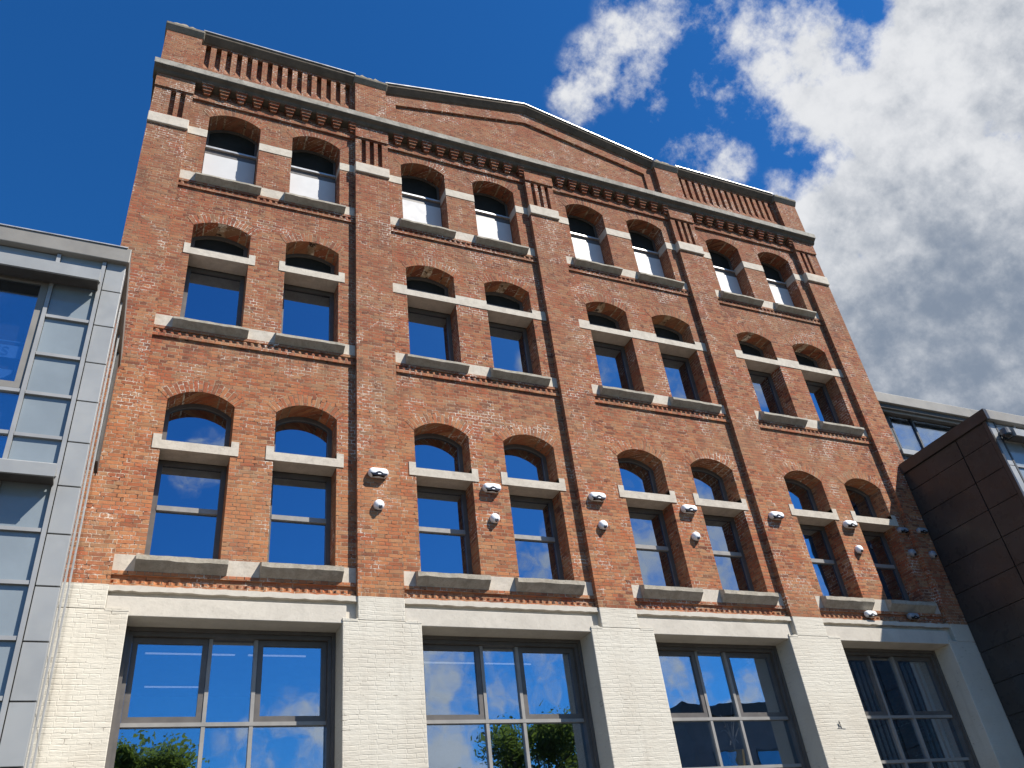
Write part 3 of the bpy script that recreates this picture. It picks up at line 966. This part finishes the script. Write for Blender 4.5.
# ------------------------------------------------------------------ lamps on the first floor
def wall_lamp(x, y, z, name, label, group, k=0.9, hm='white_p'):
    o = empty(name, (x, y, z), label, 'wall light', group)
    bm = bmesh.new()
    # capsule housing
    n = 20
    rings = []
    for (yy, s) in ((0.0, 1.0), (-0.03, 1.05), (-0.075, 1.0), (-0.105, 0.84), (-0.118, 0.55), (-0.121, 0.2)):
        ring = []
        for i in range(n):
            a = 2 * pi * i / n
            ca, sa = cos(a), sin(a)
            px = (0.105 if ca > 0 else -0.105) * (1 if abs(ca) > 1e-6 else 0) + 0.088 * ca * s
            pz = 0.088 * sa * s
            ring.append(bm.verts.new((x + px, y + yy, z + pz)))
        rings.append(ring)
    for r0, r1 in zip(rings[:-1], rings[1:]):
        for i in range(n):
            j = (i + 1) % n
            bm.faces.new((r0[i], r0[j], r1[j], r1[i]))
    bm.faces.new(rings[-1])
    m_ = MB(); m_.bm.free(); m_.bm = bm
    m_.build('housing', hm, o, smooth=True)
    # dark lens along the underside, arched in the middle
    mb = MB()
    xs = [-0.165, -0.12, -0.075, -0.04, 0.0, 0.04, 0.075, 0.12, 0.165]
    up = [-0.045, -0.047, -0.043, -0.015, 0.0, -0.015, -0.043, -0.047, -0.045]
    poly = [(x + a, z - 0.088) for a in xs[1:-1]][::-1]
    poly = [(x + a, z + b_) for a, b_ in zip(xs, up)] + poly
    mb.prism_y(poly, y - 0.126, y - 0.03)
    mb.build('lens', 'black_p', o)
    MB().box(x - 0.03, x + 0.03, y - 0.131, y - 0.06, z - 0.07, z - 0.052).build('bulb_cover', hm, o)
    B('back_plate', 'grey_p', o, x - 0.16, x + 0.16, y - 0.012, y - 0.001, z - 0.075, z + 0.075)
    o.scale = (k, k, k)
    return o


def dome(x, y, z, label, hm='white_p'):
    o = empty('alarm_dome', (x, y, z), label, 'alarm dome', 'round domes on the brick piers')
    bm = bmesh.new()
    n = 20
    rings = []
    for yy, r in ((-0.001, 0.092), (-0.03, 0.098), (-0.07, 0.092), (-0.095, 0.07), (-0.108, 0.035)):
        rings.append([bm.verts.new((x + r * cos(2 * pi * i / n), y + yy, z + r * sin(2 * pi * i / n))) for i in range(n)])
    for r0, r1 in zip(rings[:-1], rings[1:]):
        for i in range(n):
            j = (i + 1) % n
            bm.faces.new((r0[i], r0[j], r1[j], r1[i]))
    bm.faces.new(rings[-1])
    m_ = MB(); m_.bm.free(); m_.bm = bm
    m_.build('housing', hm, o, smooth=True)
    MB().tube((x + 0.01, y - 0.075, z - 0.055), (x + 0.012, y - 0.105, z - 0.055), 0.038, 0.034, 14).build('lens', 'black_p', o)
    B('back_plate', 'grey_p', o, x - 0.06, x + 0.06, y - 0.03, y - 0.0005, z - 0.1, z - 0.085)
    o.scale = (0.92, 0.92, 0.92)
    return o


GL = 'twin lamps on the brick piers'
LAMPS = [(-0.72, PIL, 8.68, 'white twin wall lamp on the second brick pilaster from the left'),
         (1.39, 0, 8.685, 'white twin wall lamp between the two first-floor windows of the second bay'),
         (3.47, PIL, 8.66, 'white twin wall lamp on the middle brick pilaster'),
         (5.603, 0, 8.67, 'white twin wall lamp between the two first-floor windows of the third bay'),
         (7.67, PIL, 8.655, 'white twin wall lamp alone on the fourth pilaster, no round dome below'),
         (9.79, 0, 8.70, 'white twin wall lamp between the two first-floor windows of the rightmost bay'),
         (11.34, 0, 8.69, 'small twin wall lamp coloured grey for shade just right of the last first-floor window'),
         (11.79, PIL, 8.66, 'small twin wall lamp coloured grey for shade on the last pilaster beside the dark wall')]
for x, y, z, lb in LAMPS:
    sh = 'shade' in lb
    wall_lamp(x, y, z, 'wall_lamp', lb, GL, 0.72 if sh else 0.88, 'shaded_white_p' if sh else 'white_p')
DOMES = [(-0.72, PIL, 8.085, 'round white dome under the lamp on the second brick pilaster from left'),
         (1.388, 0, 8.09, 'round white dome between the first-floor windows of the second bay'),
         (3.485, PIL, 8.087, 'round white dome on the middle brick pilaster'),
         (5.607, 0, 8.087, 'round white dome between the first-floor windows of the third bay'),
         (9.789, 0, 8.12, 'round white dome between the first-floor windows of the rightmost bay'),
         (11.345, 0, 8.15, 'round dome coloured grey for shade just right of the last first-floor window'),
         (11.81, PIL, 8.09, 'round dome coloured grey for shade on the last pilaster beside the dark wall')]
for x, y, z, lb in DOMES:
    dome(x, y, z, lb, 'shaded_white_p' if 'shade' in lb else 'white_p')
LOW = [(9.377, -0.062, 6.665, 'white twin lamp low on the dogtooth course, sunlit, in the rightmost bay'),
       (10.54, -0.062, 6.665, 'small twin lamp low on the dogtooth course, coloured grey as shaded, under the last window')]
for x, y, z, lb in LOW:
    wall_lamp(x, y, z, 'wall_lamp', lb, 'lamps low on the dogtooth course', 0.72, 'shaded_white_p' if 'shaded' in lb else 'white_p')

# ------------------------------------------------------------------ glazed annexes
S = 0.928


def LX(x): return -4.2406 + (x + 4.2406) * S
def LZ(z, d=0.0): return 1.6529 + (z - 1.6529) * S * (9.66 - d) / 9.66


YA = -2.5
left = empty('glazed_annex', (-8, -1.3, 0), 'low grey metal and glass annex on the left of the brick building', 'building')
xr = -4.925
mb = MB()
mb.box(-16, xr - 0.10, YA + 0.10, -0.16, 0, LZ(10.88, 0.1))
mb.box(-16, -5.22, -0.155, 9, 0, LZ(10.88, 0.1))
mb.build('core', 'soffit', left)
MB().box(-16, xr + 0.03, YA - 0.10, -0.13, LZ(10.90, 0.1), LZ(11.172, 0.1)).build('roof_fascia', 'fascia', left, bevel=0.01)
B('fascia_trim', 'flash', left, -16, xr - 0.02, YA - 0.115, -0.14, LZ(11.172, 0.1) + 0.001, LZ(11.19, 0.1))
rowz = [10.90, 10.30, 9.655, 9.01, 8.38, 7.75, 7.12, 6.48, 5.83, 5.19, 4.55, 3.9, 3.26, 2.6, 1.95, 1.3, 0.65]
# corner column panels
cx0, cx1 = LX(-5.235), xr
for a, b_ in zip(rowz[:-1], rowz[1:]):
    za, zb = LZ(b_ - 0.03) + 0.008, LZ(a - 0.03) - 0.008
    B('corner_panel', 'alu', left, cx0, cx1 - 0.004, YA - 0.02, YA + 0.06, za, zb, 0.004)
    for i, (y0, y1) in enumerate(((YA + 0.075, -1.75), (-1.73, -0.95), (-0.93, -0.16))):
        B('side_pane', 'glass_side', left, xr - 0.035, xr - 0.022, y0, y1, za, zb)
B('corner_post', 'alu_mull', left, cx1 - 0.05, cx1, YA + 0.062, YA + 0.10, 0, LZ(10.88, 0.1))
for y in (-1.74, -0.94):
    B('side_mullion', 'alu_mull', left, xr - 0.04, xr - 0.01, y - 0.012, y + 0.012, 0, LZ(10.88, 0.1))
B('side_backing', 'soffit', left, xr - 0.03, xr + 0.002, -0.50, -0.135, LZ(8.7), LZ(10.88, 0.1))
# mullions
for x in (-5.27, -5.865, -8.2, -8.8, -11.2):
    B('mullion', 'alu_mull', left, LX(x) - 0.023, LX(x) + 0.023, YA - 0.045, YA + 0.06, 0, LZ(10.88, 0.1))
# spandrel columns with transoms
for xa, xb in ((-5.865, -5.27), (-8.8, -8.2)):
    for i, (a, b_) in enumerate(zip(rowz[:-1], rowz[1:])):
        B('spandrel_pane', 'spandrel', left, LX(xa) + 0.028, LX(xb) - 0.028, YA + 0.0, YA + 0.02, LZ(b_) + 0.024, LZ(a) - 0.024)
        B('transom', 'alu_mull', left, LX(xa) + 0.028, LX(xb) - 0.028, YA - 0.035, YA + 0.05, LZ(b_) - 0.022, LZ(b_) + 0.022)
# window columns
for xa, xb in ((-8.2, -5.865), (-11.2, -8.8)):
    a_, b_ = LX(xa) + 0.028, LX(xb) - 0.028
    B('clerestory_pane', 'spandrel', left, a_, b_, YA, YA + 0.02, LZ(10.30), LZ(10.88, 0.1))
    mb = MB()
    rect_frame(mb, a_ + 0.002, b_ - 0.002, LZ(8.43), LZ(10.29), YA - 0.02, YA + 0.03, 0.085)
    sash = mb.build('window', 'fascia', left)
    B('pane', 'glass_l', sash, a_ + 0.06, b_ - 0.06, YA + 0.005, YA + 0.018, LZ(8.46), LZ(10.25))
    for z in (8.39, 7.76, 5.83, 5.19, 4.55, 3.9, 3.26, 2.6, 1.95):
        B('transom', 'alu_mull', left, a_, b_, YA - 0.035, YA + 0.05, LZ(z) - 0.024, LZ(z) + 0.024)
    B('lower_pane', 'glass_l', left, a_, b_, YA, YA + 0.018, LZ(7.3), LZ(8.37))
    for zt_, zb_ in ((7.1, 5.83), (5.83, 5.19), (5.19, 4.55), (4.55, 3.9), (3.9, 2.6), (2.6, 1.3)):
        B('spandrel_pane', 'spandrel', left, a_, b_, YA + 0.0, YA + 0.02, LZ(zb_) + 0.026, LZ(zt_) - 0.026)
# strip and letters stand in for a reflected sign; bowl lamp below
sg = empty('reflected_sign', (LX(-6.3), YA + 0.06, LZ(9.0)), 'pale blue strip with dark letters standing in for a sign reflected in the upper left annex pane', 'sign')
B('reflected_sign_strip', 'paleblue', sg, LX(-7.4), LX(-5.985), YA + 0.045, YA + 0.06, LZ(8.93), LZ(9.13))
B('reflected_sign_line', 'paleblue', sg, LX(-7.4), LX(-5.985), YA + 0.045, YA + 0.06, LZ(9.19), LZ(9.205))
cu = bpy.data.curves.new('reflected_lettering', 'FONT'); cu.body = "NES"; cu.size = 0.19; cu.extrude = 0.002
cu.materials.append(MT['letters'])
tmp = bpy.data.objects.new('reflected_lettering', cu)
lt = bpy.data.objects.new('reflected_lettering', bpy.data.meshes.new_from_object(tmp)); bpy.data.objects.remove(tmp); COL.objects.link(lt)
lt.parent = sg; lt.location = (LX(-6.51) - LX(-6.3), -0.018, LZ(8.96) - LZ(9.0)); lt.rotation_euler = (radians(90), 0, 0)
bl = empty('bowl_lamp', (LX(-6.35), YA + 0.05, LZ(8.6)), 'pale bowl-shaped lamp below the reflected sign strip behind the annex pane', 'lamp')
mb = MB()
mb.prism_y([(LX(-6.05 - 0.6 + 0.6 * cos(t)), LZ(8.74) + 0.24 * sin(t)) for t in [-pi * i / 12 for i in range(13)]], YA + 0.045, YA + 0.06)
mb.build('shade', 'paleblue', bl)
# sunshades
for za, zb in ((10.465, 10.69), (7.222, 7.415)):
    za, zb = LZ(za, 0.28), LZ(zb, 0.28)
    MB().prism_x([(YA - 0.28, za), (YA - 0.28, zb - 0.02), (YA - 0.26, zb), (YA - 0.03, zb), (YA - 0.03, zb - 0.04), (YA - 0.25, za + 0.02), (YA - 0.25, za)], -14, LX(-5.27)).build('sunshade', 'alu', left)
    B('sunshade_soffit', 'soffit', left, -14, LX(-5.28), YA - 0.245, YA - 0.05, za + 0.005, za + 0.03)

right = empty('dark_annex', (16, -1.3, 0), 'low annex on the right with a dark grey panelled side and glazed front', 'building')
xl_ = 12.0
RT = 10.385
B('core', 'soffit', right, xl_ + 0.04, 24, YA + 0.10, -0.13, 0, 10.10)
B('roof_fascia', 'fascia', right, xl_ + 0.05, 24, YA - 0.12, -0.2, 10.14, RT - 0.004, 0.008)
MB().box(xl_ - 0.05, xl_ + 0.048, YA - 0.122, -0.135, 10.135, RT).build('side_fascia', 'dkfascia', right)
rz = [10.13, 9.69, 9.06, 8.43, 7.80, 7.17, 6.55, 5.92, 5.29, 4.66, 4.03, 3.40, 2.77, 2.14, 1.5, 0.9, 0.2]
for a, b_ in zip(rz[:-1], rz[1:]):
    for y0, y1 in ((YA + 0.07, -1.71), (-1.685, -0.135)):
        B('side_panel', 'dkpanel', right, xl_, xl_ + 0.035, y0, y1, b_ + 0.008, a - 0.008)
B('side_joint_backing', 'joint', right, xl_ + 0.012, xl_ + 0.036, YA + 0.06, -0.14, 0, 10.12) if False else None
B('corner_post', 'dkfascia', right, xl_ - 0.008, xl_ + 0.05, YA - 0.03, YA + 0.06, 0, 10.13)
for a, b_ in zip(rz[:-1], rz[1:]):
    B('corner_panel', 'alu', right, xl_ + 0.052, xl_ + 0.23, YA - 0.02, YA + 0.06, b_ + 0.008, a - 0.008)
    B('spandrel_pane', 'spandrel', right, xl_ + 0.29, xl_ + 0.86, YA, YA + 0.02, b_ + 0.022, a - 0.022)
    B('transom', 'alu_mull', right, xl_ + 0.29, xl_ + 0.86, YA - 0.03, YA + 0.05, b_ - 0.02, b_ + 0.02)
for x in (0.26, 0.89, 3.2):
    B('mullion', 'joint' if x < 0.3 else 'alu_mull', right, xl_ + x - 0.025, xl_ + x + 0.025, YA - 0.03, YA + 0.06, 0, 10.13)
B('front_pane', 'glass_l', right, xl_ + 0.92, xl_ + 8, YA, YA + 0.02, 0.3, 10.1)
MB().prism_x([(YA - 0.30, 9.66), (YA - 0.30, 9.83), (YA - 0.27, 9.85), (YA - 0.03, 9.85), (YA - 0.03, 9.82), (YA - 0.27, 9.66)], xl_ + 0.34, 22).build('sunshade', 'alu', right)
B('sunshade_soffit', 'soffit', right, xl_ + 0.35, 22, YA - 0.265, YA - 0.05, 9.665, 9.69)

# camera dome on the front corner of the right annex
dc = empty('camera_dome', (12.2, YA - 0.12, 9.62), 'dark grey dome camera on the front corner of the dark annex', 'camera')
bm = bmesh.new(); bmesh.ops.create_uvsphere(bm, u_segments=16, v_segments=10, radius=0.10)
bmesh.ops.translate(bm, verts=bm.verts, vec=(12.25, YA - 0.16, 9.74))
m_ = MB(); m_.bm.free(); m_.bm = bm
m_.build('bubble', 'black_p', dc, smooth=True)
MB().tube((12.25, YA - 0.16, 9.74), (12.25, YA - 0.16, 9.87), 0.105, 0.095, 16).build('housing', 'grey_p', dc)
B('bracket', 'grey_p', dc, 12.22, 12.28, YA - 0.16, YA - 0.021, 9.80, 9.86)

# taller glazed block behind the right annex
rear = empty('rear_block', (16, 2, 0), 'glazed block with grey roof edge rising behind the dark annex', 'building')
YR = 0.5
B('core', 'soffit', rear, 12.40, 24, YR + 0.08, 9, 0, 12.40)
B('roof_fascia', 'fascia', rear, 12.30, 24, YR - 0.35, 9, 12.52, 12.82, 0.01)
B('soffit_board', 'soffit', rear, 12.32, 24, YR - 0.28, YR + 0.3, 12.40, 12.515)
B('soffit_rail', 'fascia', rear, 12.32, 24, YR - 0.20, YR - 0.17, 12.345, 12.395)
B('edge_panel', 'joint', rear, 12.41, 13.12, YR - 0.02, YR + 0.05, 9, 12.38)
for x, w_ in ((13.15, 0.86), (14.01, 1.6), (15.61, 1.6), (17.21, 1.6)):
    B('mullion', 'joint', rear, x - 0.03, x + 0.03, YR - 0.03, YR + 0.05, 9, 12.38)
    B('pane', 'glass_l', rear, x + 0.035, x + w_ - 0.035, YR + 0.01, YR + 0.03, 11.33, 12.36)
B('sill_board', 'alu_mull', rear, 13.05, 24, YR - 0.10, YR + 0.05, 11.16, 11.30)
B('lower_panel', 'dkpanel', rear, 13.13, 24, YR - 0.01, YR + 0.05, 9.0, 11.15)
pipe = MB().tube((12.36, YR - 0.12, 9.0), (12.36, YR - 0.12, 12.4), 0.05).build('downpipe', 'joint', rear)

# ------------------------------------------------------------------ plant pot with wire stems behind the third shop window
pot = empty('potted_wire_plant', (5.86, 0.68, 3.2), 'yellow pot with thin pale wire stems behind the third shop window', 'plant')
MB().tube((5.86, 0.68, 4.0), (5.86, 0.68, 4.34), 0.11, 0.15, 18).build('pot', 'yellow', pot, smooth=False)
mb = MB(); rr = random.Random(5)
for i in range(12):
    a = rr.uniform(0, 2 * pi); sp = rr.uniform(0.05, 0.35); hh = rr.uniform(0.4, 0.85)
    p = Vector((5.86, 0.68, 4.31))
    for s_ in range(6):
        t = (s_ + 1) / 6
        q = Vector((5.86 + cos(a) * sp * t * t, 0.68 + sin(a) * sp * t * t * 0.6, 4.31 + hh * t - (0.35 * t ** 3 if i % 3 == 0 else 0)))
        mb.tube(p, q, 0.009, 0.007, 5); p = q
mb.build('stem', 'wire', pot)
B('plant_stand', 'roomdark', pot, 5.74, 6.10, 0.54, 0.82, 0.0, 3.998)

# ------------------------------------------------------------------ the far side of the square (mirrored in the glass)
def tree(name, x, y, h, r, label, seed, leaf='leaf', n=11000):
    rr = random.Random(seed)
    t = empty(name, (x, y, 0), label, 'tree', 'trees across the square')
    mb = MB()
    mb.tube((x, y, 0), (x + 0.1, y, h * 0.45), 0.24, 0.16, 10)
    mb.tube((x + 0.1, y, h * 0.45), (x, y + 0.1, h * 0.85), 0.16, 0.04, 8)
    cl = []
    for i in range(26):
        a = rr.uniform(0, 2 * pi); e = rr.uniform(-0.2, 1.0)
        rad = r * rr.uniform(0.35, 0.95)
        c = Vector((x + cos(a) * rad * (1 - 0.45 * max(0, e)), y + sin(a) * rad * (1 - 0.45 * max(0, e)), h * 0.62 + e * h * 0.33))
        s0 = Vector((x, y, h * rr.uniform(0.32, 0.6)))
        mid = (s0 + c) / 2 + Vector((0, 0, -0.3))
        mb.tube(s0, mid, 0.07, 0.045, 6); mb.tube(mid, c, 0.045, 0.015, 6)
        cl.append((c, rr.uniform(0.5, 1.15)))
    mb.build('trunk', 'bark', t)
    lf = MB()
    for i in range(n):
        c, cr = cl[rr.randrange(len(cl))]
        d = Vector((rr.gauss(0, 1), rr.gauss(0, 1), rr.gauss(0, 0.8))) * cr * 0.55
        p = c + d
        s = rr.uniform(0.05, 0.12)
        u = Vector((rr.gauss(0, 1), rr.gauss(0, 1), rr.gauss(0, 1))).normalized()
        v = u.orthogonal().normalized()
        lf.quad([p - u * s, p + v * s * 0.55, p + u * s, p - v * s * 0.55])
    lf.build('crown', leaf, t, recalc=False)


tree('leafy_tree', -3.4, -27, 11.4, 3.9, 'broad leafy tree mirrored in the leftmost shop window', 1, 'leaf', 22000)
tree('leafy_tree', 15.6, -28, 12.2, 4.2, 'broad leafy tree mirrored in the second shop window', 2, 'leaf_d', 22000)
tree('leafy_tree', -9.5, -30, 11.0, 3.0, 'dark tree standing left of the broad mirrored tree across the square', 3, 'leaf_d', 3500)
ob = empty('office_block', (40, -37, 0), 'grey flat-roofed office block mirrored in the third shop window', 'building')
mb = MB().box(26.5, 75, -46, -30, 0, 12.6)
mb.build('wall', 'opp', ob)
B('roof', 'opp_roof', ob, 26.2, 75.3, -46.3, -29.7, 12.6, 13.3)
mb = MB()
for zz in (2, 5.4, 8.8):
    for i in range(14):
        x = 28 + i * 3.2
        o = B('window', 'frame', ob, x, x + 1.9, -30.0, -29.94, zz, zz + 1.9)
        B('pane', 'glass', o, x + 0.08, x + 1.82, -29.935, -29.925, zz + 0.08, zz + 1.82)
mb.bm.free()

scene.cycles.use_denoising = True
scene.cycles.max_bounces = 8
scene.cycles.diffuse_bounces = 2
scene.cycles.transparent_max_bounces = 12
